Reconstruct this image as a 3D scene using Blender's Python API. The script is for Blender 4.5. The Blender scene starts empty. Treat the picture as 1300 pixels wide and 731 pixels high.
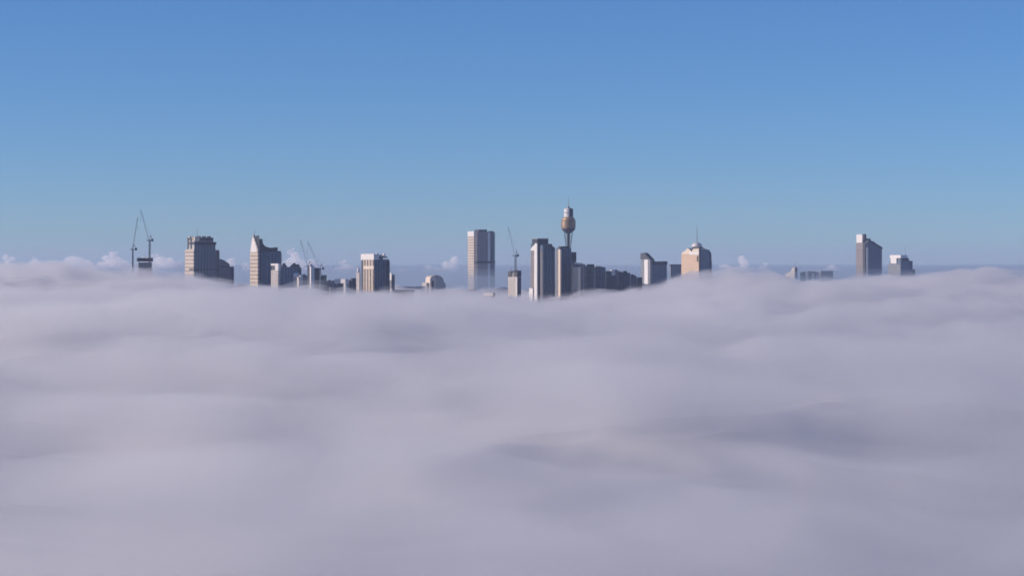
import bpy, bmesh, math, random
import numpy as np
from mathutils import Vector, Matrix

R = math.radians
random.seed(7)
S = bpy.context.scene
COL = S.collection

# ------------------------------------------------------------------ camera, sky, sun, exposure
CAM_Z = 180.0
FOV = R(25.0)
K = 2 * math.tan(FOV / 2) / 1300.0      # metres per photo pixel per metre of distance
HOR = 337.0                             # row of the true horizon in the photograph
cd = bpy.data.cameras.new('camera')
cam = bpy.data.objects.new('camera', cd)
COL.objects.link(cam)
cam.location = (0, 0, CAM_Z)
cam.rotation_euler = (R(90), 0, 0)
cd.sensor_fit = 'HORIZONTAL'
cd.angle = FOV
cd.shift_y = -(365.5 - HOR) / 1300.0
cd.clip_start = 1.0
cd.clip_end = 90000.0
S.camera = cam

SUN_EL, SUN_PHI = 14.0, 6.0             # the sun stands low on the left, a little to the camera's side
sun_dir = Vector((-math.cos(R(SUN_PHI)) * math.cos(R(SUN_EL)), -math.sin(R(SUN_PHI)) * math.cos(R(SUN_EL)), math.sin(R(SUN_EL))))
w = bpy.data.worlds.new('World')
S.world = w
w.use_nodes = True
nt = w.node_tree
bg = nt.nodes['Background']
sky = nt.nodes.new('ShaderNodeTexSky')
sky.sky_type = 'NISHITA'
sky.sun_disc = False
sky.sun_elevation = R(SUN_EL)
sky.sun_rotation = math.atan2(sun_dir.x, sun_dir.y)
sky.altitude = 3000
sky.air_density = 1.0
sky.dust_density = 1.0
sky.ozone_density = 6.0
tint = nt.nodes.new('ShaderNodeMix'); tint.data_type = 'RGBA'; tint.blend_type = 'MULTIPLY'
tint.inputs[0].default_value = 1.0
tint.inputs[7].default_value = (0.985, 0.955, 1.03, 1)      # the camera's colour balance leans a little to violet
nt.links.new(sky.outputs[0], tint.inputs[6])
nt.links.new(tint.outputs[2], bg.inputs[0])
bg.inputs[1].default_value = 0.12
sl = bpy.data.lights.new('sun', 'SUN')
sl.energy = 4.6
sl.angle = R(0.6)
sl.color = (1.0, 0.83, 0.70)
sun = bpy.data.objects.new('sun', sl)
COL.objects.link(sun)
sun.rotation_euler = sun_dir.to_track_quat('Z', 'Y').to_euler()
sun.location = sun_dir * 3000

S.view_settings.view_transform = 'Standard'
S.view_settings.look = 'None'
S.view_settings.exposure = 0.0
S.view_settings.gamma = 1.0
S.cycles.use_denoising = True
S.cycles.max_bounces = 10
S.cycles.volume_bounces = 7
S.cycles.transparent_max_bounces = 64
S.cycles.filter_width = 1.7
S.cycles.use_adaptive_sampling = True
S.cycles.adaptive_threshold = 0.02

# ------------------------------------------------------------------ helpers
def tag(o, label=None, cat=None, group=None, kind=None):
    if label: o['label'] = label
    if cat: o['category'] = cat
    if group: o['group'] = group
    if kind: o['kind'] = kind
    return o

def new_mat(name):
    m = bpy.data.materials.new(name)
    m.use_nodes = True
    return m

def facade(name, wall, glass, floor=3.8, bay=4.0, ff=0.55, bf=0.7, rough=0.55, grough=0.18, strip=0.0):
    """wall with rows and columns of windows, worked out in the building's own metres"""
    m = new_mat(name)
    t = m.node_tree
    b = t.nodes['Principled BSDF']
    N = t.nodes.new
    L = t.links.new
    tc = N('ShaderNodeTexCoord')
    sp = N('ShaderNodeSeparateXYZ'); L(tc.outputs['Object'], sp.inputs[0])
    def mth(op, a, bb=None, c=None):
        n = N('ShaderNodeMath'); n.operation = op
        for i, v in enumerate((a, bb, c)):
            if v is None: continue
            if isinstance(v, (int, float)): n.inputs[i].default_value = v
            else: L(v, n.inputs[i])
        return n.outputs[0]
    u = mth('ADD', sp.outputs[0], sp.outputs[1])
    fz = mth('FRACT', mth('DIVIDE', sp.outputs[2], floor))
    fu = mth('FRACT', mth('DIVIDE', u, bay))
    g = mth('MULTIPLY', mth('LESS_THAN', fz, ff), mth('LESS_THAN', fu, bf))
    nz = N('ShaderNodeNewGeometry')
    sn = N('ShaderNodeSeparateXYZ'); L(nz.outputs['Normal'], sn.inputs[0])
    g = mth('MULTIPLY', g, mth('LESS_THAN', sn.outputs[2], 0.6))
    if strip:                                    # service floors between the office floors
        fs = mth('FRACT', mth('DIVIDE', sp.outputs[2], strip))
        g = mth('MAXIMUM', g, mth('LESS_THAN', fs, 0.07))
    no = N('ShaderNodeTexNoise'); no.inputs['Scale'].default_value = 0.05; no.inputs['Detail'].default_value = 5
    L(tc.outputs['Object'], no.inputs['Vector'])
    wc = N('ShaderNodeMix'); wc.data_type = 'RGBA'
    wc.inputs[6].default_value = (*[c * 0.82 for c in wall], 1); wc.inputs[7].default_value = (*[min(1, c * 1.12) for c in wall], 1)
    L(no.outputs[0], wc.inputs[0])
    wn = N('ShaderNodeTexWhiteNoise'); wn.noise_dimensions = '2D'
    cv = N('ShaderNodeCombineXYZ')
    L(mth('FLOOR', mth('DIVIDE', u, bay)), cv.inputs[0]); L(mth('FLOOR', mth('DIVIDE', sp.outputs[2], floor)), cv.inputs[1])
    L(cv.outputs[0], wn.inputs['Vector'])
    gc = N('ShaderNodeMix'); gc.data_type = 'RGBA'
    gc.inputs[6].default_value = (*[c * 0.6 for c in glass], 1); gc.inputs[7].default_value = (*[min(1, c * 1.7) for c in glass], 1)
    L(wn.outputs['Value'], gc.inputs[0])
    mx = N('ShaderNodeMix'); mx.data_type = 'RGBA'
    L(g, mx.inputs[0]); L(wc.outputs[2], mx.inputs[6]); L(gc.outputs[2], mx.inputs[7])
    L(mx.outputs[2], b.inputs['Base Color'])
    rr = N('ShaderNodeMapRange'); rr.inputs['To Min'].default_value = rough; rr.inputs['To Max'].default_value = grough
    L(g, rr.inputs['Value']); L(rr.outputs[0], b.inputs['Roughness'])
    return m

def plain(name, col, rough=0.6, metal=0.0, var=0.25):
    m = new_mat(name)
    t = m.node_tree
    b = t.nodes['Principled BSDF']
    b.inputs['Roughness'].default_value = rough
    b.inputs['Metallic'].default_value = metal
    tc = t.nodes.new('ShaderNodeTexCoord')
    no = t.nodes.new('ShaderNodeTexNoise'); no.inputs['Scale'].default_value = 0.15; no.inputs['Detail'].default_value = 4
    t.links.new(tc.outputs['Object'], no.inputs['Vector'])
    mx = t.nodes.new('ShaderNodeMix'); mx.data_type = 'RGBA'
    mx.inputs[6].default_value = (*[c * (1 - var) for c in col], 1)
    mx.inputs[7].default_value = (*[min(1, c * (1 + var)) for c in col], 1)
    t.links.new(no.outputs[0], mx.inputs[0])
    t.links.new(mx.outputs[2], b.inputs['Base Color'])
    return m

def volume(name, col, dens, aniso):
    m = new_mat(name)
    t = m.node_tree
    t.nodes.remove(t.nodes['Principled BSDF'])
    v = t.nodes.new('ShaderNodeVolumePrincipled')
    v.inputs['Color'].default_value = (*col, 1)
    v.inputs['Density'].default_value = dens
    v.inputs['Anisotropy'].default_value = aniso
    t.links.new(v.outputs[0], t.nodes['Material Output'].inputs['Volume'])
    return m

def wisps(name, col, dens, aniso, size, cover, soft, rate, flat=1.0, detail=4.0):
    """torn vapour: the density follows a 3D noise, clear air where the noise is low"""
    m = volume(name, col, dens, aniso)
    t = m.node_tree
    v = t.nodes['Principled Volume']
    tc = t.nodes.new('ShaderNodeTexCoord')
    mp = t.nodes.new('ShaderNodeMapping'); mp.inputs['Scale'].default_value = (1 / size, 1 / size, flat / size)
    no = t.nodes.new('ShaderNodeTexNoise'); no.inputs['Scale'].default_value = 1.0; no.inputs['Detail'].default_value = detail
    no.inputs['Roughness'].default_value = 0.55; no.inputs['Distortion'].default_value = 0.3
    mr = t.nodes.new('ShaderNodeMapRange'); mr.interpolation_type = 'SMOOTHSTEP'
    mr.inputs['From Min'].default_value = cover; mr.inputs['From Max'].default_value = cover + soft
    mr.inputs['To Min'].default_value = 0.0; mr.inputs['To Max'].default_value = dens
    t.links.new(tc.outputs['Object'], mp.inputs[0]); t.links.new(mp.outputs[0], no.inputs['Vector'])
    t.links.new(no.outputs[0], mr.inputs['Value']); t.links.new(mr.outputs[0], v.inputs['Density'])
    m.cycles.volume_step_rate = rate
    return m

class MB:
    """collects shapes and links them as one mesh object"""
    def __init__(s): s.bm = bmesh.new()
    def hexa(s, pts):
        v = [s.bm.verts.new(p) for p in pts]
        for f in ((3, 2, 1, 0), (4, 5, 6, 7), (0, 1, 5, 4), (1, 2, 6, 5), (2, 3, 7, 6), (3, 0, 4, 7)):
            s.bm.faces.new([v[i] for i in f])
        return s
    def box(s, x0, x1, y0, y1, z0, z1, tx=0, ty=0):
        """tx, ty: inset of the top"""
        return s.hexa([(x0, y0, z0), (x1, y0, z0), (x1, y1, z0), (x0, y1, z0),
                       (x0 + tx, y0 + ty, z1), (x1 - tx, y0 + ty, z1), (x1 - tx, y1 - ty, z1), (x0 + tx, y1 - ty, z1)])
    def profile(s, pts, y0, y1):
        """polygon in x,z pushed from y0 to y1"""
        a = [s.bm.verts.new((x, y0, z)) for x, z in pts]; b = [s.bm.verts.new((x, y1, z)) for x, z in pts]
        s.bm.faces.new(a); s.bm.faces.new(b[::-1])
        n = len(pts)
        for i in range(n): s.bm.faces.new((a[i], b[i], b[(i + 1) % n], a[(i + 1) % n]))
        return s
    def profile_y(s, pts, x0, x1):
        a = [s.bm.verts.new((x0, y, z)) for y, z in pts]; b = [s.bm.verts.new((x1, y, z)) for y, z in pts]
        s.bm.faces.new(a); s.bm.faces.new(b[::-1])
        n = len(pts)
        for i in range(n): s.bm.faces.new((a[i], b[i], b[(i + 1) % n], a[(i + 1) % n]))
        return s
    def plan(s, pts, z0, z1):
        a = [s.bm.verts.new((x, y, z0)) for x, y in pts]; b = [s.bm.verts.new((x, y, z1)) for x, y in pts]
        s.bm.faces.new(a[::-1]); s.bm.faces.new(b)
        n = len(pts)
        for i in range(n): s.bm.faces.new((a[i], a[(i + 1) % n], b[(i + 1) % n], b[i]))
        return s
    def lathe(s, prof, cx=0, cy=0, n=28):
        rings = []
        for r, z in prof:
            rings.append([s.bm.verts.new((cx + r * math.cos(2 * math.pi * i / n), cy + r * math.sin(2 * math.pi * i / n), z)) for i in range(n)])
        for a, b in zip(rings, rings[1:]):
            for i in range(n): s.bm.faces.new((a[i], a[(i + 1) % n], b[(i + 1) % n], b[i]))
        s.bm.faces.new(rings[0][::-1]); s.bm.faces.new(rings[-1])
        return s
    def bar(s, a, b, r):
        a, b = Vector(a), Vector(b)
        d = (b - a).normalized()
        u = d.cross(Vector((0, 1, 0)));
        if u.length < 1e-3: u = d.cross(Vector((1, 0, 0)))
        u.normalize(); v = d.cross(u)
        q = [(u * r + v * r), (u * -r + v * r), (u * -r - v * r), (u * r - v * r)]
        return s.hexa([a + p for p in q] + [b + p for p in q])
    def lattice(s, a, b, w, chord=0.22, step=None, taper=1.0):
        """square lattice beam with four chords and diagonals"""
        a, b = Vector(a), Vector(b)
        d = (b - a); Ln = d.length; d.normalize()
        u = d.cross(Vector((0, 1, 0)))
        if u.length < 1e-3: u = d.cross(Vector((1, 0, 0)))
        u.normalize(); v = d.cross(u)
        step = step or w * 1.6
        n = max(2, int(Ln / step))
        def cs(i):
            t = i / n; h = w / 2 * (1 + (taper - 1) * t)
            c = a + d * Ln * t
            return [c + u * h + v * h, c - u * h + v * h, c - u * h - v * h, c + u * h - v * h]
        for j in range(4):
            s.bar(cs(0)[j], cs(n)[j], chord)
        for i in range(n):
            p, q = cs(i), cs(i + 1)
            for j in range(4):
                k2 = (j + 1) % 4
                s.bar(p[j], q[k2], chord * 0.6) if i % 2 else s.bar(p[k2], q[j], chord * 0.6)
                s.bar(p[j], p[k2], chord * 0.6)
        return s
    def build(s, name, mat, parent=None, smooth=False):
        me = bpy.data.meshes.new(name)
        bmesh.ops.recalc_face_normals(s.bm, faces=s.bm.faces)
        s.bm.to_mesh(me); s.bm.free()
        if smooth:
            for p in me.polygons: p.use_smooth = True
        o = bpy.data.objects.new(name, me)
        me.materials.append(mat)
        COL.objects.link(o)
        if parent: o.parent = parent
        return o

def PX(px, d): return (px - 650.0) * K * d
def PZ(py, d): return CAM_Z - (py - HOR) * K * d

# ------------------------------------------------------------------ ground, fog, haze, clouds
_rng = np.random.RandomState(11)
_perm = _rng.permutation(4096)
_ang = _rng.rand(4096) * 2 * np.pi
def perlin(x, y, seed=0):
    xi = np.floor(x).astype(np.int64); yi = np.floor(y).astype(np.int64)
    xf = x - xi; yf = y - yi
    def g(ix, iy):
        h = _perm[(ix + _perm[(iy + seed * 131) & 4095]) & 4095]
        return np.cos(_ang[h]), np.sin(_ang[h])
    def fade(t): return t * t * t * (t * (t * 6 - 15) + 10)
    u, v = fade(xf), fade(yf)
    def dot(ix, iy, dx, dy):
        a, b = g(ix, iy)
        return a * dx + b * dy
    n00 = dot(xi, yi, xf, yf); n10 = dot(xi + 1, yi, xf - 1, yf)
    n01 = dot(xi, yi + 1, xf, yf - 1); n11 = dot(xi + 1, yi + 1, xf - 1, yf - 1)
    return (n00 * (1 - u) + n10 * u) * (1 - v) + (n01 * (1 - u) + n11 * u) * v

def bump(x, y, px, d, top, sx, sy, ang=0.0):
    cx = PX(px, d)
    ca, sa = math.cos(ang), math.sin(ang)
    X = (x - cx) * ca + (y - d) * sa; Y = -(x - cx) * sa + (y - d) * ca
    return top * np.exp(-(X / sx) ** 2 - (Y / sy) ** 2)

def smooth(t): 
    t = np.clip(t, 0, 1)
    return t * t * (3 - 2 * t)

def billow(x, y, seed):
    return 0.45 - np.sqrt(perlin(x, y, seed) ** 2 + 0.006) * 1.9

def fog_height(x, y, seed=0, rough=1.0):
    d = np.sqrt(x * x + y * y)
    h = np.full_like(x, 112.0)
    wx = x + 70 * perlin(x / 260, y / 260, 9) + 25 * perlin(x / 80, y / 80, 12)
    wy = y + 70 * perlin(x / 260, y / 260, 10) + 25 * perlin(x / 80, y / 80, 13)
    h += 8 * perlin(wx / 900, wy / 900, 1) + 9 * perlin(wx / 420, wy / 420, 2)
    near = np.clip(d / 1100, 0.65, 1.25) * (1 - 0.2 * smooth((d - 3300) / 900))
    h += near * 15 * perlin(wx / 190, wy / 200, 3 + seed) * rough
    h += near * 10 * billow(wx / 105, wy / 110, 4 + seed) * rough
    h += near * 4.0 * billow(wx / 58, wy / 62, 6 + seed) * rough
    h += 2.6 * perlin(wx / 30, wy / 36, 5 + seed) * rough
    # long swell, falling away to the right, shaped so that side catches less sun
    s_ = 0.045 * (1 - smooth((d - 300) / 4300))
    xc = PX(520, np.maximum(d, 1))
    fall = np.sqrt((x - xc) ** 2 + 60 ** 2) - 60
    h -= s_ * np.where(x > xc, fall, 0.3 * fall)
    # the banks that show in the photograph
    h += bump(x, y, 60, 4150, 41, 330, 420)
    h += bump(x, y, 195, 3900, 17, 130, 260)
    h += bump(x, y, 922, 4350, 41, 135, 330) + bump(x, y, 1040, 4300, 3, 150, 330) + bump(x, y, 1190, 4600, 27, 400, 500) + bump(x, y, 1420, 4800, 27, 340, 600) + bump(x, y, 1090, 3600, 15, 300, 300)
    h += bump(x, y, 265, 1600, 23, 200, 330) - bump(x, y, 150, 900, 6, 90, 110)  # rise shaped so its left slope catches the sun and looks brighter
    h += bump(x, y, 640, 850, 4, 95, 120, -0.2)
    h -= bump(x, y, 930, 1900, 9, 380, 170)
    h += bump(x, y, 1230, 900, 9, 80, 110, 0.1)
    h += bump(x, y, 1120, 780, 10, 150, 150)
    h -= bump(x, y, 790, 4800, 9, 170, 500)
    h -= bump(x, y, 560, 4950, 6, 700, 700)
    h -= 8 * smooth((d - 3500) / 700) * (1 - smooth((x + 600) / -300)) + bump(x, y, 1040, 4500, 13, 110, 500)
    h -= (bump(x, y, 575, 4350, 25, 330, 560) + bump(x, y, 575, 3000, 15, 290, 700)) * (1 - smooth((x - 160) / 160))
    # the bank sinks behind the city
    return h - 62 * smooth((d - 5300) / 1900)

def ring_grid():
    r = [0.0, 40.0]
    while r[-1] < 28500:
        q = r[-1]
        r.append(q + max(1.5, min(q * 0.012, 19.0)) if q < 5300 else q + 42.0 if q < 7200 else q * 1.03)
    a = list(np.arange(-17, 17.001, 0.075)) + list(np.arange(20, 340.1, 5.0))
    a = np.radians(np.array(a))
    return np.array(r[1:]), a

RR0, AA = ring_grid()
def sheet(name, hfun, mat, bottom, parent=None, every=1, r0=0, r1=1e9):
    """closed body of fog: undulating top, flat underside"""
    RR = RR0[(RR0 >= r0) & (RR0 <= r1)][::every]
    nr, na = len(RR), len(AA)
    X = np.outer(RR, np.sin(AA)); Y = np.outer(RR, np.cos(AA))
    Z = hfun(X, Y)
    if r0 > 0: Z[0] = bottom + 0.6      # a ring with nothing over its middle
    top = np.stack([X, Y, Z], -1).reshape(-1, 3)
    cz = float(Z[0].mean())
    rim = np.stack([X[-1], Y[-1], np.full(na, bottom)], -1)
    verts = np.concatenate([top, rim, [[0, 0, cz]], [[0, 0, bottom]]])
    C, B = nr * na + na, nr * na + na + 1
    i = np.arange(nr - 1)[:, None] * na; j = np.arange(na)[None, :]; j2 = (j + 1) % na
    q = np.stack([i + j, i + na + j, i + na + j2, i + j2], -1).reshape(-1, 4)[:, ::-1]
    jj = np.arange(na); jj2 = (jj + 1) % na
    side = np.stack([(nr - 1) * na + jj, (nr - 1) * na + jj2, nr * na + jj2, nr * na + jj], -1)[:, ::-1]
    tri1 = np.stack([np.full(na, C), jj, jj2], -1)[:, ::-1]
    tri2 = np.stack([np.full(na, B), nr * na + jj2, nr * na + jj], -1)[:, ::-1]
    faces = np.concatenate([q, side]).reshape(-1); tris = np.concatenate([tri1, tri2]).reshape(-1)
    me = bpy.data.meshes.new(name)
    me.vertices.add(len(verts)); me.vertices.foreach_set('co', verts.astype(np.float32).ravel())
    nq, ntri = len(q) + len(side), 2 * na
    me.loops.add(nq * 4 + ntri * 3)
    me.loops.foreach_set('vertex_index', np.concatenate([faces, tris]).astype(np.int32))
    me.polygons.add(nq + ntri)
    starts = np.concatenate([np.arange(nq) * 4, nq * 4 + np.arange(ntri) * 3]).astype(np.int32)
    me.polygons.foreach_set('loop_start', starts)
    me.polygons.foreach_set('use_smooth', np.ones(nq + ntri, dtype=bool))
    me.update(calc_edges=True); me.validate()
    o = bpy.data.objects.new(name, me); COL.objects.link(o)
    me.materials.append(mat)
    if parent: o.parent = parent
    return o

gm = plain('ground_soil', (0.07, 0.08, 0.05), 0.9)
g = MB(); g.lathe([(29900, -3.0), (29900, 0.0)], n=64)
tag(g.build('ground', gm), kind='structure')

fm = new_mat('fog_body')
fb = fm.node_tree.nodes['Principled BSDF']
fb.inputs['Base Color'].default_value = (0.66, 0.66, 0.67, 1)
fb.inputs['Roughness'].default_value = 1.0
fb.inputs['Specular IOR Level'].default_value = 0.0
FOGCOL = (0.938, 0.932, 0.928)
core = sheet('fog', lambda x, y: fog_height(x, y), fm, 30.0)
tag(core, kind='stuff')
def lay(off, seed, rough, extra):
    def f(x, y):
        n = perlin(x / 130 + 7, y / 150, 20 + seed) + 0.9 * perlin(x / 55, y / 70, 21 + seed) + .5 * perlin(x / 26, y / 40, 22 + seed)
        b = fog_height(x, y)
        return b + off + extra * np.clip(n + 0.25, -0.6, 2) * np.clip(np.hypot(x, y) / 1500, 0.4, 1)
    return f
for off, dens, ex, sd, bt in ((2.0, 0.020, 3.0, 0, 28), (7.0, 0.0065, 6.0, 2, 26), (14.0, 0.0028, 9.0, 4, 24)):
    L_ = sheet('fog_layer', lay(off, sd, 1, ex), volume('fog_veil', FOGCOL, dens, 0.35), float(bt), core)
    L_['kind'] = 'stuff'
# torn wisps over the even fog
L_ = sheet('fog_wisps', lay(25.0, 6, 1, 12.0), wisps('torn_fog', FOGCOL, 0.018, 0.3, 85.0, 0.40, 0.32, 0.012, 1.4), 18.0, core, 1, 0, 5400)
L_['kind'] = 'stuff'

# thin mist lying behind the city
def mist(top, swing, seed):
    def f(x, y):
        d = np.hypot(x, y)
        n = perlin(x / 800, y / 1500, seed) + .5 * perlin(x / 300, y / 600, seed + 1)
        return 40 + (top - 40 + swing * n) * smooth((d - 4850) / 700)
    return f
for top, sw, sd, dens, bt in ((186, 16, 46, 0.3e-4, 21.5), (177, 18, 40, 0.6e-4, 22), (167, 16, 43, 2.0e-4, 20), (152, 20, 49, 5.0e-4, 19)):
    L_ = sheet('mist_layer', mist(top, sw, sd), volume('mist', (0.50, 0.62, 0.73), dens, 0.2), float(bt), core, 3)
    L_['kind'] = 'stuff'

hz = MB(); hz.box(-30000, 30000, -30000, 30000, -4.0, 335.0)
hz = hz.build('haze', volume('haze_air', (0.61, 0.715, 0.96), 2.9e-5, 0.1))
tag(hz, kind='stuff')

# low cumulus clouds far behind the city, parented to the fog
def far_cumulus():
    rnd = random.Random(5)
    ib = bmesh.new(); bmesh.ops.create_icosphere(ib, subdivisions=2, radius=1.0)
    iv = np.array([v.co[:] for v in ib.verts]); it = np.array([[v.index for v in f.verts] for f in ib.faces]); ib.free()
    VV, FF = [], []
    D = 12000.0
    m = K * D
    U = 12000 / 13450
    for px, top, wd, dp in ((4, 319, 36, 0), (30, 327, 40, 300), (60, 326, 120, 700), (76, 325, 34, 200), (100, 327, 50, 500), (134, 317, 50, 300), (168, 323, 50, 600), (203, 317, 34, 100), (150, 323, 160, 900),
                            (286, 327, 22, 200), (301, 334, 30, 500), (371, 307, 24, 0), (374, 320, 54, 500), (325, 330, 90, 900), (440, 336, 90, 900), (433, 329, 16, 0), (574, 322, 18, 100), (545, 336, 30, 400), (566, 333, 24, 100), (505, 343, 50, 500),
                            (946, 323, 24, 0), (975, 332, 22, 300), (930, 336, 40, 600), (1000, 343, 60, 900), (1075, 336, 44, 500)):
        ph = rnd.uniform(0, 9)
        for i in range(int(wd * 3.6)):
            t = rnd.uniform(-1, 1)
            e = (355 - top) * (1 - abs(t) ** 2.4) * (0.74 + 0.26 * math.sin(t * 6 + ph))
            r = rnd.uniform(2.2, 5.0) * min(1.0, 0.5 + e / 30)
            y = 352 - max(e - r, 1) * rnd.random() ** 0.7
            VV.append(iv * np.array([r * m * 1.2, r * m * 1.5, r * m * 0.85]) + np.array([PX(px + t * wd / 2, D), D + dp * U + rnd.uniform(-120, 120), PZ(y, D)]))
            FF.append(it + len(iv) * len(FF))
    co = np.concatenate(VV); fc = np.concatenate(FF)
    q = perlin(co[:, 0] / 18, co[:, 2] / 14 + co[:, 1] / 42, 31); q2 = perlin(co[:, 0] / 8, co[:, 2] / 6.5 + co[:, 1] / 21, 32)
    q3 = perlin(co[:, 0] / 17 + 40, co[:, 2] / 15 + co[:, 1] / 36, 33)
    co[:, 0] += q * 7 + q2 * 2.5; co[:, 2] += q3 * 5.5 + q2 * 2.5
    me = bpy.data.meshes.new('far_cumulus'); me.from_pydata(co.tolist(), [], fc.tolist()); me.update()
    for p in me.polygons: p.use_smooth = True
    o = bpy.data.objects.new('far_cumulus', me); COL.objects.link(o); o.parent = core
    o['kind'] = 'stuff'
    me.materials.append(wisps('puff_vapour', (1, 1, 1), 0.035, 0.1, 42.0, 0.36, 0.20, 0.03, 1.3, 5.0))
    return tag(o, kind='stuff')
far_cumulus()

# ------------------------------------------------------------------ materials of the city
M = {}
M['beige'] = facade('beige_stone', (0.50, 0.42, 0.34), (0.10, 0.10, 0.11), 7.6, 5.2, .38, .6)
M['pale'] = facade('pale_concrete', (0.52, 0.48, 0.44), (0.11, 0.12, 0.14), 3.9, 4.4, .45, .6)
M['brown'] = facade('brown_stone', (0.25, 0.22, 0.215), (0.06, 0.06, 0.075), 3.9, 5.0, .5, .62)
M['bluegrey'] = facade('blue_grey_glass', (0.10, 0.155, 0.225), (0.020, 0.042, 0.075), 4.0, 6.5, .6, .75)
M['slate'] = facade('slate_glass', (0.04, 0.068, 0.11), (0.01, 0.024, 0.045), 4.0, 8.0, .6, .72)
M['teal'] = facade('teal_glass', (0.06, 0.12, 0.145), (0.012, 0.04, 0.055), 4.0, 7.0, .6, .75)
M['grey'] = facade('grey_concrete', (0.20, 0.215, 0.24), (0.06, 0.07, 0.09), 3.8, 5.5, .5, .65)
M['striped'] = facade('striped_stone', (0.46, 0.38, 0.31), (0.07, 0.065, 0.07), 3.8, 9.5, .95, .42)
M['banded'] = facade('banded_tower', (0.50, 0.42, 0.36), (0.09, 0.08, 0.09), 3.8, 3.6, .45, .7, strip=62.0)
M['white'] = plain('white_cladding', (0.62, 0.60, 0.59), 0.5, var=.12)
M['cream'] = plain('cream_cladding', (0.62, 0.53, 0.44), 0.6, var=.1)
M['dark'] = plain('dark_louvres', (0.016, 0.026, 0.042), 0.6)
M['darkgrey'] = plain('dark_grey_roof', (0.045, 0.055, 0.075), 0.7)
M['midgrey'] = plain('mid_grey_roof', (0.25, 0.26, 0.28), 0.7)
M['steel'] = plain('painted_steel', (0.03, 0.035, 0.05), 0.6)
M['gold'] = plain('gold_metal', (0.36, 0.24, 0.14), 0.42, 0.25, var=.12)
M['stone'] = facade('warm_stone', (0.58, 0.41, 0.28), (0.22, 0.16, 0.13), 3.9, 4.2, .4, .5)
M['mast'] = plain('mast_steel', (0.22, 0.24, 0.27), 0.5)

class Bld:
    """a building whose near corner stands at photo column xs and distance d; its left side spans xl..xs, its front xs..xr"""
    def __init__(s, name, label, cat, xl, xs, xr, d, th=25.0, group=None):
        s.xs, s.d, s.th, s.m = xs, d, R(th), K * d
        s.b = (xr - xs) * s.m / math.cos(s.th); s.a = max((xs - xl) * s.m / math.sin(s.th), 2.0)
        s.e = bpy.data.objects.new(name, None); COL.objects.link(s.e)
        s.e.location = (PX(xs, d), d, 0); s.e.rotation_euler = (0, 0, s.th)
        s.e.empty_display_size = 20
        tag(s.e, label, cat, group)
    def fx(s, px): return (px - s.xs) * s.m / math.cos(s.th)
    def ly(s, px): return (s.xs - px) * s.m / math.sin(s.th)
    def z(s, py): return PZ(py, s.d)
    def box(s, part, mat, x0, x1, y0, y1, pyb, pyt, tx=0, ty=0):
        z0 = 0.0 if pyb is None else s.z(pyb)
        return MB().box(x0, x1, y0, y1, z0, s.z(pyt), tx, ty).build(part, M[mat], s.e)
    def body(s, mat, top, part='wall'): return s.box(part, mat, 0, s.b, 0, s.a, None, top)
    def put(s, part, mat, mb, smooth=False): return mb.build(part, M[mat], s.e, smooth)
    def mast(s, x, y, pyb, pyt, r=0.7):
        zb, zt = s.z(pyb), s.z(pyt)
        mb = MB().lathe([(r, zb), (r * .8, zb + (zt - zb) * .5), (r * .3, zt)], x, y, 8)
        return s.put('mast', 'mast', mb)
    def clutter(s, py, n, mat='midgrey', seed=0, h=(2, 5)):
        """air handling boxes on the roof"""
        rnd = random.Random(seed)
        mb = MB(); z0 = s.z(py)
        for i in range(n):
            cx = s.b * (0.15 + 0.7 * (i + .5) / n); cy = s.a * rnd.uniform(.2, .7)
            mb.box(cx - s.b * .3 / n, cx + s.b * .3 / n, cy, cy + s.a * .2, z0 + 0.003, z0 + rnd.uniform(*h))
        return s.put('plant_room', mat, mb)

def crane(label, px, py_base, py_top, d, tip, group='tower cranes over the fog', w=1.9, cj=6.5, face=-1):
    """luffing tower crane: mast, slewing cab, raised jib, A-frame, counterweight"""
    m = K * d
    e = bpy.data.objects.new('tower_crane', None); COL.objects.link(e)
    zt = PZ(py_top, d); zb = PZ(py_base, d)
    e.location = (PX(px, d), d, 0)
    tag(e, label, 'crane', group)
    MB().lattice((0, 0, zb), (0, 0, zt), w, .42).build('mast', M['steel'], e)
    MB().box(-w * .8, w * .8, -w * .8, w * .8, zt, zt + 1.6).box(face * w * 1.6 - 1, face * w * 1.6 + 1, -2.6, -.8, zt + .2, zt + 2.6).build('cab', M['dark'], e)
    tx, tz = (tip[0] - px) * m, PZ(tip[1], d)
    jib = MB().lattice((face * w * .6, 0, zt + 1.6), (tx, 0, tz), 1.4, .10, taper=.6).build('jib', M['mast'], e)
    bx = -face * cj
    MB().box(min(0, bx), max(0, bx), -1.1, 1.1, zt + 1.61, zt + 2.3).build('counter_jib', M['steel'], e)
    MB().box(bx - 2.2, bx + 2.2, -1.6, 1.6, zt - 0.6, zt + 4.4).build('counterweight', M['dark'], e)
    ax, az = -face * cj * .45, zt + 12
    MB().bar((0, 0, zt + 2.3), (ax, 0, az), .45).bar((bx, 0, zt + 2.3), (ax, 0, az), .3).build('frame', M['steel'], e)
    MB().bar((ax, 0, az), (tx, 0, tz), .12).build('cable', M['mast'], jib)
    MB().bar((tx, 0, tz), (tx, 0, tz - 22), .1).box(tx - .5, tx + .5, -.5, .5, tz - 23.5, tz - 22).build('hook', M['steel'], jib)
    return e

# ------------------------------------------------------------------ the city, left to right
D0 = 4700.0
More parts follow.
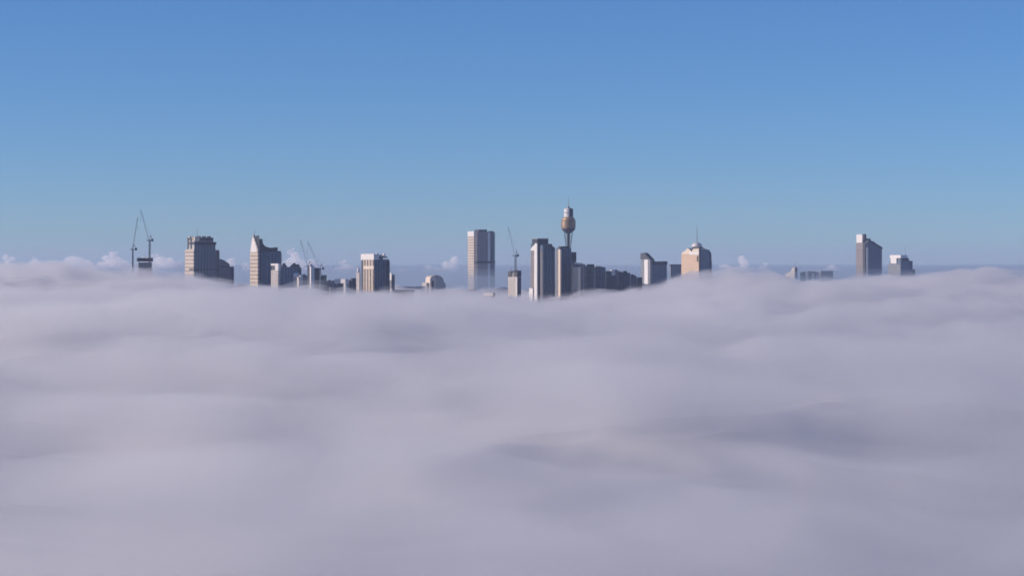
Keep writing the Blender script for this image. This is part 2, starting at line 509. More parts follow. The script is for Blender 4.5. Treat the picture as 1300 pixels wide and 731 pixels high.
# unfinished tower with two cranes
t = Bld('unfinished_tower', 'dark top of an unfinished tower between the cranes at far left', 'tower', 174, 176, 192, 4700, 20)
t.body('grey', 333)
t.box('roof_slab', 'dark', -2, t.b + 2, -1, t.a + 1, 332, 327.5)
for i in range(7): t.put('column_starter', 'steel', MB().box(t.b * i / 6 - .4, t.b * i / 6 + .4, -.6, .2, t.z(327.4), t.z(325.6 + (i * 37 % 3) * .5)))
crane('slender leftmost crane with its jib leaning steeply to the right', 168.6, 352, 317.5, 4690, (174.8, 276), face=-1)
crane('stout crane rising from the dark unfinished tower, jib leaning up left', 190, 333, 306, 4690, (178.3, 266), face=-1, w=2.6, cj=5.5)

# stepped tower with louvred crown
t = Bld('stepped_tower', 'broad stepped beige and blue tower with notched crown and thin mast at left', 'tower', 230.5, 246, 276.5, 4650, 28)
t.box('wall', 'beige', 0, t.b * .98, 0.4, t.a, None, 317)
t.box('front_wall', 'bluegrey', 1.2, t.fx(271.5), -1.2, t.a * .55, None, 309)
t.box('side_bay', 'slate', t.fx(271.6), t.b, -.6, t.a * .5, None, 318.2)
t.box('cornice', 'dark', 1.0, t.fx(272.5), -1.5, t.a * .56, 310.6, 307.2)
t.box('upper_wall', 'pale', 1.1, t.fx(269), .5, t.ly(234.5), 317, 305.5)
mb = MB()
for p in (235.6, 240.8):
    mb.box(.6, 1.6, t.ly(p + 1.2), t.ly(p - 1.2), t.z(316), t.z(301.5))
t.put('louvre', 'dark', mb)
mb = MB()
for i in range(6):
    x = t.fx(252.5 + i * 3.0)
    mb.box(x, x + t.m * 2.0, .2, t.a * .3, t.z(307.1), t.z(299.6 + (i % 2) * 2.0))
t.put('crown', 'darkgrey', mb)
mb = MB()
for p in (236, 241.5, 245):
    mb.box(1.5, t.b * .22, t.ly(p + 1.3), t.ly(p - .6), t.z(305.4), t.z(300.0 + (p > 240) * .7))
t.put('parapet', 'cream', mb)
mb = MB()
for i in range(7):
    x = t.fx(249 + i * 3.4)
    mb.box(x, x + 1.5, -1.9, -1.21, 0, t.z(311))
t.put('pilaster', 'grey', mb)
t.mast(t.fx(252), t.a * .2, 304, 287, .55)
mb = MB().box(-.3, t.fx(276.6), -1.6, t.a * .5, t.z(343), t.z(341)); t.put('service_floor', 'dark', mb)

t = Bld('office_block', 'low grey block attached to the right of the broad stepped tower', 'office block', 277, 278, 295.5, 4760, 25)
t.body('grey', 339.5)
t.box('roof_slab', 'darkgrey', -.5, t.b + .5, -.6, t.a + .5, 339.5, 338.3)
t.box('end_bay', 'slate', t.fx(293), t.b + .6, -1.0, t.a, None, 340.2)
mb = MB().profile([(t.fx(277.5), t.z(338.3)), (t.fx(291), t.z(338.3)), (t.fx(291), t.z(335)), (t.fx(283), t.z(329.5)), (t.fx(279), t.z(328.5))], t.a * .4, t.a * .8)
t.put('sloping_roof', 'grey', mb)

# tower with a curved fin and spire
t = Bld('finned_tower', 'cream and dark blue tower with pointed spire and hollow curved roof', 'tower', 314, 327.5, 355.5, 4600, 25)
t.box('wall', 'slate', .6, t.b, .2, t.a, None, 318.5)
t.box('front_wall', 'bluegrey', t.fx(331.5), t.fx(353.5), -1.2, t.a * .4, None, 320)
mb = MB().profile_y([(t.a * .94, 0), (-.6, 0), (-.6, t.z(316)), (t.ly(323.5), t.z(306)), (t.ly(320.2), t.z(298.0)), (t.ly(318.6), t.z(300)), (t.ly(316.3), t.z(311)), (t.a * .94, t.z(322))], -.7, 3.0)
t.put('side_wall', 'beige', mb)
mb = MB().profile_y([(t.ly(326.5), t.z(320.0)), (t.ly(326), t.z(315)), (t.ly(323.2), t.z(307)), (t.ly(320.3), t.z(299.5)), (t.ly(317.2), t.z(311)), (t.ly(315.6), t.z(320.0))], -1.3, -.71)
t.put('spire_panel', 'white', mb)
mb = MB().profile([(3.01, t.z(318.6)), (3.01, t.z(299)), (t.fx(329.3), t.z(303.5)), (t.fx(329.6), t.z(306)), (t.fx(330.8), t.z(303.2)), (t.fx(332.8), t.z(303.2)), (t.fx(333.6), t.z(309)),
                   (t.fx(336.5), t.z(312.6)), (t.fx(341), t.z(314.2)), (t.fx(346), t.z(314.6)), (t.fx(351.5), t.z(313.8)), (t.fx(351.5), t.z(318.6))], .4, t.a * .42)
t.put('curved_roof', 'dark', mb)
mb = MB().box(3.01, t.fx(331), -.9, .1, 0, t.z(311)); t.put('dark_strip', 'dark', mb)
mb = MB()
for i in range(4): mb.box(t.fx(334.5 + i * 4.8), t.fx(335.2 + i * 4.8), -1.9, -1.21, 0, t.z(321))
t.put('pilaster', 'slate', mb)
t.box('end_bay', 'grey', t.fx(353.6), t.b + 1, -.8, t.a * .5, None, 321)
t.mast(1.1, t.ly(320.8), 299, 290, .6)

t = Bld('grey_office_tower', 'blue grey tower with two small roof peaks behind the slim pale towers', 'tower', 355.8, 357.5, 381.5, 4900, 20)
t.body('bluegrey', 339)
mb = MB().profile([(t.fx(358.5), t.z(339.0)), (t.fx(359.5), t.z(334.3)), (t.fx(361.5), t.z(333.8)), (t.fx(364.8), t.z(339.0))], 1, t.a * .9)
mb.profile([(t.fx(368), t.z(339.0)), (t.fx(372.0), t.z(334.6)), (t.fx(374), t.z(333.6)), (t.fx(375.3), t.z(335.6)), (t.fx(379), t.z(335.4)), (t.fx(380.5), t.z(339.0))], 1, t.a * .9)
t.put('roof_peak', 'darkgrey', mb)
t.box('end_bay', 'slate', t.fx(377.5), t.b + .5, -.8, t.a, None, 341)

t = Bld('slim_tower', 'slim pale tower with white cap and square dark opening, in front of the finned tower', 'tower', 343.4, 353.2, 356.6, 4300, 55)
t.body('pale', 343)
t.box('cap', 'white', -.4, t.b * .8, -.4, t.a + .3, 337, 334.6)
t.box('cap_side', 'white', 0, t.b * .8, 0, t.ly(348.8), 343, 337)
t.box('opening', 'dark', .8, t.b * .8, t.ly(348.8) + .02, t.a - .5, 343, 337.02)  # solid dark block, the shade inside the opening put in as colour
t.box('end_bay', 'dark', t.b * .8 + .03, t.b, -.2, t.a * .4, None, 337.5)  # dark slab, shade of the right face put into its colour

t = Bld('round_topped_tower', 'small pink white tower with rounded cap between slim tower and dark striped tower', 'tower', 371.5, 379.2, 384.2, 4300, 45)
t.body('pale', 351.5)
mb = MB().lathe([(3.6, t.z(352.5)), (5.4, t.z(350.5)), (5.4, t.z(348)), (3.8, t.z(346.4)), (.6, t.z(345.8))], 2.8, t.a * .62, 20)
t.put('cap', 'white', mb, True)
t.box('plant_room', 'white', t.b * .35, t.b * .9, -.3, t.a * .3, 354, 349.5)
t.box('corner_strip', 'cream', -.5, 1.8, -.5, 1.8, None, 353)

t = Bld('black_striped_tower', 'near-black tower with one bright white vertical strip down its corner', 'tower', 389.5, 394.8, 404.5, 4400, 28)
t.body('slate', 341)
t.box('side_wall', 'dark', -.6, 4, 1.8, t.a - .4, None, 340)
t.box('dark_strip', 'dark', t.fx(400), t.b + .5, -.7, t.a * .6, None, 340.2)
mb = MB().profile_y([(-3.2, t.z(372)), (-3.2, t.z(340)), (-1.0, t.z(337.6)), (2.6, t.z(338.4)), (2.6, t.z(372))], -1.4, t.fx(398.3))
t.put('white_strip', 'white', mb)
t.clutter(341, 2, 'midgrey', 3, (1, 2.5))

t = Bld('teal_office_block', 'small teal block beside the dark tower with white strip, two steps to the right', 'office block', 405.5, 407, 411, 4500, 20)
t.body('teal', 350); t.clutter(350, 2, seed=2)
t = Bld('dark_stepped_block', 'low dark block stepping down left of the white-roofed pavilion tower', 'office block', 411.4, 412.2, 419, 4500, 20)
t.box('wall', 'teal', 0, t.fx(414.5), 0, t.a + 14, None, 350.5)
t.box('lower_wall', 'slate', t.fx(414.5) + .02, t.b, 0.3, t.a + 12, None, 358)
t.box('roof_slab', 'dark', t.fx(411.9), t.fx(414.8), -.4, t.a + 14.5, 350.5, 349.2)

t = Bld('low_office_block', 'lowest grey block just above the fog under the white-roofed tower', 'office block', 417.8, 419.3, 439.5, 4480, 20)
t.body('grey', 364.5); t.clutter(364.5, 3, seed=4)
crane('crane behind the dark striped tower, its jib the left of two leaning up left', 391.5, 356, 338.5, 4900, (381.5, 304.5), w=2.4)
crane('crane behind the dark striped tower, its jib the right of two leaning up left', 406.5, 362, 342, 4900, (390.5, 306.5), w=2.4)

t = Bld('white_roofed_tower', 'squat tower with overhanging bright white flat roof and pale corner post', 'tower', 425.8, 438.6, 441.6, 4400, 62)
t.body('grey', 360)
t.box('roof_slab', 'white', -2.2, t.b + 1, -1, t.a + 1.6, 359.6, 354.2)
t.box('recess_shade', 'dark', -.5, 2, t.a * .25, t.a * .82, 364, 359.62)  # raised dark box, shade under the roof put in as colour
t.box('corner_post', 'white', -1.2, t.b * .5, -.8, t.a * .14, None, 359.63)
t = Bld('dark_office_block', 'dark block between white-roofed tower and white-capped tower', 'office block', 441.9, 443, 451.6, 4550, 20)
t.body('slate', 358)
t.box('tower_bay', 'dark', t.fx(447.5), t.b, -1, t.a + 8, None, 353)
t.box('plant_room', 'darkgrey', 1, t.fx(446), 1, t.a + 3, 358, 355.6)

t = Bld('narrow_pale_tower', 'narrow pale tower with little dome close against white-capped striped tower', 'tower', 452.2, 456.4, 457.4, 4380, 50)
t.body('pale', 346)
mb = MB().lathe([(2.6, t.z(346)), (2.9, t.z(344)), (1.9, t.z(341)), (.4, t.z(339))], 1.2, t.a * .5, 14); t.put('cap', 'white', mb, True)

t = Bld('white_capped_tower', 'tall striped beige tower with thick white cap and blue grey right side', 'tower', 457.6, 475.6, 493.4, 4450, 38)
t.body('bluegrey', 329)
t.box('side_wall', 'striped', -1.0, 3, t.a * .02, t.ly(460.6), None, 330)
t.box('dark_strip', 'dark', -.6, 3.4, t.ly(460.6) + .02, t.a + .3, None, 331.6)
t.box('band', 'cream', -1.5, 2.8, t.a * .03, t.ly(461), 341.5, 337.6)
t.box('cap', 'white', -2.2, t.b * .3, -.3, t.a * .99, 329.8, 322.3)
t.box('plant_room', 'darkgrey', t.b * .34, t.fx(486), 1, t.a * .6, 329, 324.5)
t.box('roof_deck', 'dark', t.b * .3 + .1, t.fx(491.5), .5, t.a * .5, 327.4, 325.8)
mb = MB()
for p, q in ((479.5, 321.6), (484.5, 323), (488.2, 321.9)): mb.box(t.fx(p) - 1.6, t.fx(p) + 1.8, .6, 6, t.z(325.7), t.z(q))
t.put('roof_tank', 'white', mb)
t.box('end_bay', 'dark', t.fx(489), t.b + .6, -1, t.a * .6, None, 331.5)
mb = MB()
for i in range(4): mb.box(t.fx(477 + i * 3.1), t.fx(477.9 + i * 3.1), -1.2, -.01, 0, t.z(330))
t.put('pilaster', 'slate', mb)

t = Bld('thin_white_tower', 'thin white slab tower right of the white-capped tower, dark shaded end', 'tower', 493.9, 497.2, 500.8, 4600, 35)
t.body('grey', 352)
t.box('upper_wall', 'white', -.4, t.b * .3, .2, t.a * .95, 356, 346.5)
t.box('shaded_end', 'brown', t.b * .35, t.b + .2, -.5, t.a * .6, None, 348.5)  # brown slab, shade on this end put into its colour
t.box('corner_post', 'white', -1.2, 1.2, -1, t.a * .3, None, 366.5)

t = Bld('flat_roofed_hall', 'low hall with long dark flat roof, just above fog left of domed building', 'hall', 497.6, 500, 524.8, 4550, 18)
t.body('grey', 370.4)
t.box('roof_slab', 'darkgrey', -1.5, t.b + 1.5, -2.0, t.a + 1.5, 370.4, 368)
t.box('entrance_block', 'white', t.fx(502.3), t.fx(508), -4, -.1, None, 372.2)
mb = MB()
for i in range(5): mb.box(t.fx(509 + i * 3.2), t.fx(510 + i * 3.2), -1.6, -.2, 0, t.z(370.4))
t.put('column', 'darkgrey', mb)

# domed building
t = Bld('domed_building', 'pinkish barrel-topped building alone in the gap left of the tall banded tower', 'building', 541.5, 548, 565.5, 5350, 22)
def arch(p0, p1, top, spring):
    pts = [(t.fx(p0), 0)]
    for i in range(13):
        a = math.pi * (1 - i / 12)
        cx, rx = (t.fx(p0) + t.fx(p1)) / 2, (t.fx(p1) - t.fx(p0)) / 2
        pts.append((cx + rx * math.cos(a), t.z(spring) + (t.z(top) - t.z(spring)) * math.sin(a)))
    pts.append((t.fx(p1), 0))
    return pts[::-1]
t.put('wall', 'pale', MB().profile(arch(546.5, 563.5, 349.2, 357.5), 1, t.a))
t.put('side_wall', 'cream', MB().profile(arch(545.5, 552.5, 350.2, 355.5), -3, t.a * .9))
t.put('window', 'darkgrey', MB().profile(arch(547.5, 550.0, 356, 358), -3.6, -3.01))
t.box('lower_wall', 'pale', t.fx(542), t.b + 1, t.a * .1, t.a * 1.05, None, 359)

# tall eight-sided banded tower
t = Bld('banded_tower', 'tall isolated eight-sided tower with dark service band, lit pinkish left edge', 'tower', 596.6, 603.2, 629, 6500, 22)
bw, ba = t.b, t.b
c = 6.5
oct_ = [(c, 0), (bw - c, 0), (bw, c), (bw, ba - c), (bw - c, ba), (c, ba), (0, ba - c), (0, c)]
t.put('wall', 'brown', MB().plan(oct_, 0, t.z(294.2)))
t.put('corner_strip', 'white', MB().plan([(bw * .62, -1.4), (bw * .73, -1.4), (bw * .73, 1), (bw * .62, 1)], 0, t.z(294.8)))
t.put('lit_edge', 'beige', MB().plan([(-1, c), (1, c), (1, ba - c), (-1, ba - c)], 0, t.z(295.5)))  # paler facing, sunlight on the left side put into its colour
t.put('cap', 'white', MB().plan([(-1.6, c - 1), (3, c - 1), (3, ba - c), (-1.6, ba - c)], t.z(300), t.z(293.6)))
t.put('end_bay', 'slate', MB().plan([(bw * .76, -1.0), (bw - c - .5, -1.0), (bw + .8, c), (bw + .8, ba * .6), (bw * .76, ba * .6)], 0, t.z(295)))
t.put('service_band', 'dark', MB().plan([(x * 1.03 - bw * .012, y * 1.03 - 2.4) for x, y in oct_], t.z(334.3), t.z(331.6)))
t.put('roof_ring', 'darkgrey', MB().plan([(bw * .2, 3), (bw * .6, 3), (bw * .6, ba * .6), (bw * .2, ba * .6)], t.z(294.2), t.z(291.3)))
t.put('corner_block', 'darkgrey', MB().box(bw * .77, bw * .9, 1, ba * .3, t.z(295), t.z(293.2)))

t = Bld('white_rooftop', 'small white rooftop poking out of the fog under the tall eight-sided tower', 'building', 614, 625.4, 627.6, 4600, 62)
t.body('pale', 375.6)
t.put('roof', 'white', MB().profile([(-1.2, t.z(375.6)), (t.b + 1, t.z(375.6)), (t.b + 1, t.z(371.6)), (t.b * .5, t.z(371.2)), (-1.2, t.z(372.8))], -1, t.a + 1))

# tower under construction with crane
t = Bld('tower_under_construction', 'pale narrow tower under construction with dark ragged top floors and a crane', 'tower', 644.8, 656.4, 661.2, 4600, 50)
t.body('pale', 351)
t.box('dark_side', 'dark', t.b * .15, t.b + .3, -.6, t.a * .5, None, 352)  # near-black facing, shade of the right side put into its colour
t.box('upper_wall', 'grey', .4, t.b * .9, .6, t.a * .95, 351, 346)
mb = MB()
mb.box(-.8, t.b * .5, t.ly(649.2), t.ly(645.2), t.z(351.2), t.z(344.3))
mb.box(-.6, t.b + .6, -.8, t.ly(652.6), t.z(351.1), t.z(343.4))
t.put('scaffold', 'dark', mb)
for i in range(5): t.put('column_starter', 'steel', MB().box(0, .8, t.a * i / 5, t.a * i / 5 + .8, t.z(346), t.z(341.5 + (i % 3))))
t.box('corner_strip', 'white', -.6, .8, -.5, 2.2, None, 352)
crane('crane standing on the pale narrow tower under construction, long jib up left', 654.5, 346, 325.5, 4590, (645, 288), face=-1, w=3.0, cj=4.5)

# cylindrical striped tower
t = Bld('ribbed_glass_tower', 'glass tower with bright white vertical ribs and dark roof box, left of turret tower', 'tower', 674.2, 683, 705, 4450, 26)
t.box('wall', 'teal', 0, t.fx(701), 0, t.a, None, 309.5)
t.box('side_wall', 'brown', -.8, 3, t.ly(678.5), t.a + .2, None, 317)
t.put('side_rib', 'white', MB().profile_y([(t.ly(682.8), 0), (t.ly(682.8), t.z(309)), (t.ly(680.0), t.z(309)), (t.ly(679.2), t.z(312)), (t.ly(679.2), 0)], -1.8, 1))
t.put('shoulder', 'white', MB().profile_y([(t.ly(679.1), t.z(318)), (t.ly(679.1), t.z(311.5)), (t.ly(677), t.z(312.6)), (t.ly(674.8), t.z(316.5)), (t.ly(674.8), t.z(318))], -1.7, 1))
t.put('front_rib', 'white', MB().profile([(t.fx(685.6), t.z(318)), (t.fx(685.6), t.z(312.4)), (t.fx(687), t.z(310.6)), (t.fx(688.8), t.z(312.4)), (t.fx(688.8), t.z(318))], -2.2, 1))
t.box('front_strip', 'cream', t.fx(685.9), t.fx(688.6), -3.6, .5, None, 318.02)
t.box('dark_groove', 'dark', t.fx(683.1), t.fx(685.4), -.5, .4, None, 310)
t.box('roof_box', 'dark', t.fx(682.6), t.fx(696.4), .6, t.a * .8, 310.4, 303.4)
t.box('roof_edge', 'midgrey', t.fx(682.6) - .5, t.fx(696.6), .4, t.a * .82, 303.4, 302.6)
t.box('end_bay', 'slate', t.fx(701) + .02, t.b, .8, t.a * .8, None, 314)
t.put('end_cap', 'dark', MB().profile([(t.fx(697), t.z(313.8)), (t.fx(697), t.z(310.8)), (t.fx(700), t.z(311)), (t.fx(704), t.z(314.4)), (t.fx(704), t.z(318))], -.8, 4))
mb = MB()
for p in (691.2, 694.4, 697.6): mb.box(t.fx(p), t.fx(p + .7), -1.2, -.01, 0, t.z(311))
t.put('mullion', 'bluegrey', mb)
t.box('base_block', 'white', -3.2, 0.9, t.ly(678.3), t.a + 1.6, None, 366)

t = Bld('slate_tower', 'slate blue slab tower with pale pink corner strip, directly before the turret tower', 'tower', 705.8, 711.6, 725.4, 4500, 24)
t.body('bluegrey', 315)
t.box('side_wall', 'grey', -.7, 2, t.a * .1, t.a, None, 316)
t.box('corner_strip', 'cream', -1.2, 1.9, -1.2, t.ly(709.6), None, 316.8)
t.box('cap', 'dark', t.fx(713.6), t.fx(722), .4, t.a * .7, 315, 312.6)
t.box('plant_room', 'darkgrey', .3, t.fx(712.6), t.a * .1, t.a * .6, 315, 313.4)
mb = MB()
for i in range(3): mb.box(t.fx(714.5 + i * 3.5), t.fx(715.4 + i * 3.5), -1.1, -.01, 0, t.z(316))
t.put('mullion', 'slate', mb)
t = Bld('dark_slab_tower', 'dark slab with square top at the right foot of the turret tower', 'tower', 725.2, 726.4, 731.4, 4520, 20)
t.body('slate', 321)
t.box('cap', 'dark', -.5, t.b + .4, -.6, t.a + .4, 330, 320)

# observation tower
d = 4800.0
e = bpy.data.objects.new('observation_tower', None); COL.objects.link(e)
e.location = (PX(721.6, d), d, 0)
tag(e, 'tallest tower, slender shaft carrying a golden turret and white drum, mast on top', 'observation tower')
m = K * d
Zt = lambda py: PZ(py, d)
MB().lathe([(3.4, 0), (2.9, Zt(320)), (2.7, Zt(294.5))], n=20).build('shaft', M['dark'], e, False)
mb = MB()
for i in range(16):
    a = 2 * math.pi * i / 16; a2 = a + 1.2
    mb.bar((26 * math.cos(a), 26 * math.sin(a), 60), (4.2 * math.cos(a2), 4.2 * math.sin(a2), Zt(318)), .22)
    mb.bar((4.2 * math.cos(a2), 4.2 * math.sin(a2), Zt(318)), (9 * math.cos(a2), 9 * math.sin(a2), Zt(295.4)), .2)
mb.build('stay_cables', M['steel'], e)
MB().lathe([(3.2, Zt(296.4)), (8.5, Zt(295)), (12.8, Zt(292.2)), (14.4, Zt(290.4)), (14.4, Zt(289.6))], n=36).build('turret_underside', M['darkgrey'], e)
turret = MB().lathe([(14.5, Zt(289.6)), (14.9, Zt(287)), (14.9, Zt(280.4)), (14.2, Zt(279.2))], n=36).build('turret', M['gold'], e)

mb = MB()
for py in (288.2, 285.6, 283, 280.8): mb.lathe([(15.15, Zt(py)), (15.15, Zt(py - .75))], n=36)
mb.build('window_band', M['darkgrey'], turret)
MB().lathe([(13.6, Zt(279.2)), (12.4, Zt(276.8)), (9.2, Zt(275.6))], n=32).build('turret_roof', M['gold'], e)
MB().lathe([(8.8, Zt(275.6)), (9.2, Zt(273)), (9.2, Zt(266.6)), (8.4, Zt(265.2)), (5, Zt(264.6))], n=28).build('drum', M['white'], e)
mb = MB()
for a0 in (-75, -38, 0):
    a, b_ = R(a0), R(a0 + 32)
    mb.plan([(9.0 * math.cos(a), 9.0 * math.sin(a)), (9.9 * math.cos(a), 9.9 * math.sin(a)), (9.9 * math.cos(b_), 9.9 * math.sin(b_)), (9.0 * math.cos(b_), 9.0 * math.sin(b_))], Zt(275.4), Zt(264.8))
mb.build('drum_shade', M['dark'], e)  # dark panels, shade on the drum's right half put in as colour
MB().lathe([(9.5, Zt(270.8)), (9.5, Zt(269.8))], n=28).build('drum_band', M['midgrey'], e)
MB().lathe([(4.2, Zt(264.6)), (3.6, Zt(263.0)), (1.0, Zt(262.4)), (.55, Zt(256)), (.2, Zt(249))], n=12).build('mast', M['mast'], e)

# stepping row right of the turret tower
row = [
    (731.6, 734.4, 743.2, 4470, 336.2, 'grey', 'pale-edged block, first and leftmost of the row stepping down right of the turret', 'cream'),
    (743.2, 743.4, 755.0, 4510, 338.0, 'teal', 'dark teal block with raised roof box, second in the row right of the turret', 'dark'),
    (755.0, 755.2, 768.8, 4548, 339.8, 'bluegrey', 'plain blue grey slab, third in the row right of the turret', 'darkgrey'),
    (768.8, 769.0, 783.6, 4586, 344.6, 'teal', 'dark block carrying a small bright white roof shed, middle of stepping row', 'white'),
    (783.6, 783.8, 800.4, 4624, 346.8, 'slate', 'slate block with ragged roof plant, third from right end of the stepping row', 'darkgrey'),
    (800.4, 800.6, 808.2, 4662, 350.6, 'bluegrey', 'narrow grey block, last but one in the stepping row', 'dark'),
    (808.2, 808.4, 814.8, 4700, 353.2, 'slate', 'black-ended block at the right end of the stepping row', 'dark'),
]
for i, (xl, xs, xr, dd, top, mat, lab, rc) in enumerate(row):
    t = Bld('office_block', lab, 'office block', xl, xs, xr, dd, 22 if i == 0 else 12)
    t.a = max(t.a, 24.0) if i else 30.0
    t.body(mat, top)
    t.box('parapet', 'darkgrey', -.3, t.b + .1, -.4, t.a, top, top - .6)
    mb = MB()
    n = max(2, int((xr - xs) / 2.6))
    for j in range(n):
        p = xs + (xr - xs) * (j + .4) / n
        mb.box(t.fx(p), t.fx(p + .7), -.9, -.01, 0, t.z(top + .8 + (j % 2)))
    t.put('pilaster', 'slate' if mat != 'slate' else 'bluegrey', mb)
    if i == 0:
        t.box('corner_strip', 'cream', -1, t.fx(736.6), -1.4, t.a * .8, None, top + 3)
        t.put('roof', 'white', MB().profile([(0, t.z(top - .6)), (t.b * .9, t.z(top - .6)), (t.b * .7, t.z(top - 2)), (0, t.z(top - 2.8))], 2, t.a * .8))
    elif i == 1:
        t.box('roof_box', 'dark', t.fx(748), t.fx(754.5), 1, t.a * .8, top - .6, top - 2.6)
    elif i == 2:
        t.clutter(top - .6, 3, 'midgrey', 8, (1, 2.4))
    elif i == 3:
        t.box('roof_shed', 'white', t.fx(776.3), t.fx(781), -1.1, t.a * .4, top + 5, top - 2.2)
        t.box('roof_box', 'dark', t.fx(781.2), t.fx(784.2), 1, t.a * .5, top - .6, top - 2.2)
    elif i == 4:
        t.clutter(top - .6, 4, 'darkgrey', 6, (1.2, 4.5))
    elif i == 5:
        t.box('roof_box', 'dark', t.fx(802), t.fx(805.6), 1, t.a * .8, top - .6, top - 2.2)
    else:
        t.box('end_bay', 'dark', t.fx(811), t.b + .8, -1.2, t.a * .8, None, top - 1.2)

for (xl, xs, xr, dd, top, mat, lab) in (
    (383.6, 384.6, 390.6, 4700, 350.6, 'grey', 'mauve grey block squeezed between round-topped tower and black striped tower'),
    (414.2, 415.4, 426.4, 4850, 357.6, 'bluegrey', 'dim block behind the dark stepped block, left of the white flat roof'),
    (438.2, 440.0, 453.0, 4800, 361.0, 'slate', 'low dark block behind the white-roofed tower, right of its corner post'),
    (299.0, 300.8, 314.2, 4700, 363.6, 'grey', 'low dark roof barely above fog, between stepped tower and finned tower'),
    (384.5, 386.0, 411.0, 5000, 362.0, 'slate', 'low broad block behind the black striped tower and the teal block')):
    t = Bld('office_block', lab, 'office block', xl, xs, xr, dd, 16)
    t.a = 26.0
    t.body(mat, top)
    t.box('roof_slab', 'darkgrey', -.5, t.b + .5, -.6, t.a + .5, top, top - .9)
    t.clutter(top - .9, 3, 'midgrey', int(xl), (1, 3))

# tower with swooping roof
t = Bld('swooping_roofed_tower', 'blue grey building whose roof swoops from a left peak to flat dark edge', 'building', 814.8, 825.5, 847.6, 5400, 30)
t.box('side_wall', 'grey', 0, 6, 0, t.a, None, 329.5)
t.box('lit_panel', 'white', -1.0, 1, t.ly(823.2), t.ly(819.0), None, 329.52)  # white strip, a sunlit streak put in as colour
t.put('side_roof', 'darkgrey', MB().profile_y([(t.a + 1, t.z(329.48)), (-1, t.z(329.48)), (t.ly(824), t.z(327)), (t.ly(820.5), t.z(323)), (t.ly(818.4), t.z(320.8)), (t.a + 1, t.z(321.6))], -1.2, 10))
t.box('wall', 'bluegrey', 6.02, t.b, .4, t.a * .8, None, 336)
t.put('roof', 'dark', MB().profile([(10.02, t.z(336)), (10.02, t.z(328)), (t.fx(830.6), t.z(331.2)), (t.fx(834), t.z(332.3)), (t.fx(842.5), t.z(332.6)), (t.fx(845), t.z(331.6)), (t.b + .6, t.z(331.6)), (t.b + .6, t.z(336))], -.8, t.a * .81))
t = Bld('long_low_block', 'thin dark roofline between swooping roof and orange lit tower', 'office block', 850.4, 851.5, 865.4, 5600, 18)
t.body('grey', 337.6)
t.box('roof_slab', 'darkgrey', -1, t.b + 1, -1, t.a + 1, 337.6, 335.6)

# warm pyramidal tower
t = Bld('warm_stone_tower', 'orange beige corner tower with white domed top, stepped shoulders and tall mast', 'tower', 866.4, 887.2, 906, 5150, 48)
t.box('wall', 'stone', 0, t.b * .55, 0, t.a, None, 322.5)
t.box('front_wall', 'bluegrey', t.fx(889.4), t.fx(901.8), -1.0, t.a * .5, None, 316.8)
t.box('dark_strip', 'dark', .5, t.fx(889.4) - .02, -.8, t.a * .3, None, 313)
t.box('front_bay', 'slate', t.fx(901.8) + .02, t.fx(904), .6, t.a * .5, None, 321)
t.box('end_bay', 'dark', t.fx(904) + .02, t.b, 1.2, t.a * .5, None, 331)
t.put('gable', 'cream', MB().profile_y([(t.a * .98, t.z(322.5)), (.4, t.z(322.5)), (.4, t.z(315.5)), (t.ly(880.5), t.z(316)), (t.ly(878.5), t.z(319.4)), (t.ly(876), t.z(316.5)), (t.ly(873.5), t.z(315)), (t.ly(870), t.z(319)), (t.ly(867.4), t.z(320))], .3, t.b * .5))
t.put('cornice', 'white', MB().box(-.8, 2, -.3, t.ly(876), t.z(323.3), t.z(320)))
t.box('notch', 'dark', -.9, 1, t.a * .04, t.ly(885), 332, 325)
t.box('dark_ring', 'dark', 1, t.b * .36, t.a * .08, t.ly(878.5), 316, 313.3)
ccx, ccy = t.b * .2, t.a * .26
t.put('dome', 'white', MB().lathe([(11.8, t.z(313.28)), (11.9, t.z(311.6)), (9.8, t.z(309.6)), (5, t.z(308.2)), (1, t.z(307.6))], ccx, ccy, 28), True)
t.put('roof_step', 'darkgrey', MB().profile([(t.fx(889.4), t.z(316.8)), (t.fx(889.4), t.z(313.6)), (t.fx(892.5), t.z(314)), (t.fx(898), t.z(316)), (t.fx(899), t.z(316.8))], 1, t.a * .3))
t.put('shoulder', 'dark', MB().profile([(t.fx(900.6), t.z(322)), (t.fx(900.6), t.z(318.6)), (t.fx(903.4), t.z(320)), (t.fx(904.2), t.z(324)), (t.fx(904.2), t.z(331))], -1.4, 6))
t.mast(ccx, ccy, 308.4, 285.5, .9)

# far low group
t = Bld('gabled_building', 'far pale building with a pointed gable and dark corner, left end of hazy low group', 'building', 997.5, 1009, 1013, 6500, 50)
t.put('wall', 'pale', MB().profile_y([(t.a, 0), (0, 0), (0, t.z(339.5)), (t.a * .25, t.z(339.8)), (t.a * .45, t.z(344.6)), (t.a, t.z(348.2))], 0, t.b))
t.box('dark_corner', 'dark', .5, t.b * .8, -.8, t.a * .2, 346, 339.8)
t.mast(t.b * .2, 1.5, 340, 329.5, .8)
t = Bld('colonnaded_building', 'hazy building with white vertical piers, middle of the far low group', 'building', 1016.5, 1018.5, 1040, 6500, 20)
t.body('slate', 345.5)
mb = MB()
for p, tp in ((1022.8, 344.6), (1030.6, 346.5), (1036.5, 347)): mb.box(t.fx(p), t.fx(p + 3.4), -3, -.01, 0, t.z(tp))
t.put('pier', 'white', mb)
t.clutter(345.5, 3, 'darkgrey', 9, (1, 3))
t = Bld('flat_grey_block', 'long flat grey block, right end of the far low hazy group', 'office block', 1040.4, 1042, 1058.4, 6500, 18)
t.body('grey', 345.4)
t.box('roof_slab', 'midgrey', -1, t.b + 1, -1, t.a + 1, 345.4, 343.8)

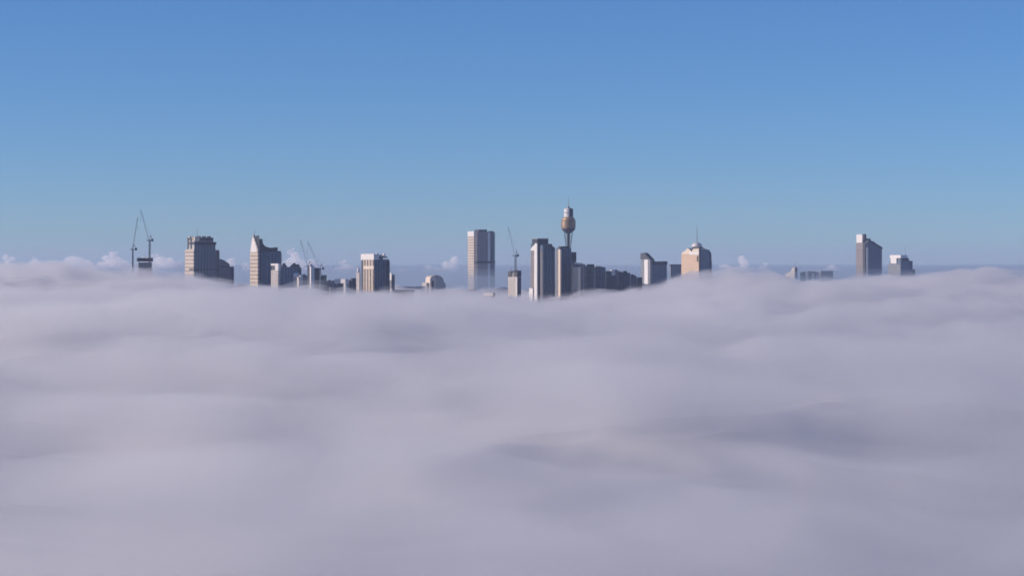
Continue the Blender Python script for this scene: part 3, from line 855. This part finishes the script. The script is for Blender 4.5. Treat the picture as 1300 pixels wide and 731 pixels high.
# sloping-roofed tower
t = Bld('slope_topped_tower', 'hazy grey tower with turret at left and roof sloping down right, far right group', 'tower', 1089.4, 1098.6, 1121.6, 6400, 28)
t.box('side_wall', 'brown', 0, 8, 0, t.a, None, 308)
t.box('turret_wall', 'white', .4, 5, t.ly(1095.4), t.a * .98, 308, 297.6)
t.box('turret_window', 'dark', 0, 7, t.a * .12, t.ly(1095.5), 304.6, 297.2)
t.box('dark_strip', 'dark', -.7, 2, -.6, t.ly(1096.2), None, 308.4)
t.put('wall', 'bluegrey', MB().profile([(8.02, 0), (t.b, 0), (t.b, t.z(316.5)), (t.fx(1114), t.z(312.3)), (t.fx(1108.5), t.z(309.4)), (t.fx(1105), t.z(307.6)), (8.02, t.z(306.8))], 0, t.a * .8))
t.put('roof', 'darkgrey', MB().profile([(8.02, t.z(306.7)), (t.fx(1105), t.z(307.5)), (t.fx(1108.5), t.z(309.3)), (t.fx(1114), t.z(312.2)), (t.b + .8, t.z(316.4)),
                                        (t.b + .8, t.z(313.9)), (t.fx(1112), t.z(308.4)), (t.fx(1110.8), t.z(306.8)), (t.fx(1106.2), t.z(305.6)), (t.fx(1104.6), t.z(302.6)), (t.fx(1102.8), t.z(303.4)), (8.02, t.z(305.4))], -1.6, t.a * .8))
t.box('white_strip', 'white', t.fx(1099.6), t.fx(1101.8), -2.6, -.01, None, 314)

# white-capped stepped tower at right
t = Bld('white_hooded_tower', 'blue grey tower under a white hood with stepped side, rightmost of skyline', 'tower', 1130.6, 1143.6, 1163.8, 6200, 35)
t.body('bluegrey', 342)
t.box('side_wall', 'grey', -.5, 3, .4, t.a, None, 336)
t.box('front_wall', 'bluegrey', .6, t.fx(1159.6), .8, t.a * .9, 342, 331.6)
t.box('upper_wall', 'bluegrey', 1.2, t.fx(1156), 1.4, t.a * .8, 331.6, 327.6)
t.box('hood', 'white', -1.2, t.fx(1153), -.6, t.ly(1132.6), 327.6, 323.8)
t.box('hood_side', 'white', -1.4, 3, t.ly(1139.5), t.ly(1133.5), 334.5, 327.62)
t.box('recess_shade', 'dark', 3.02, t.fx(1154), -.7, 3, 331.4, 327.62)  # dark box standing proud, the hood's shade put in as colour
t.box('end_bay', 'slate', t.fx(1158), t.fx(1160.4), -.6, t.a * .5, 346, 331)
t.put('step', 'dark', MB().box(t.fx(1160.6), t.b + .6, -1, t.a * .4, 0, t.z(342.2)))
t.mast(t.fx(1155.5), t.a * .3, 327.6, 311, .55)
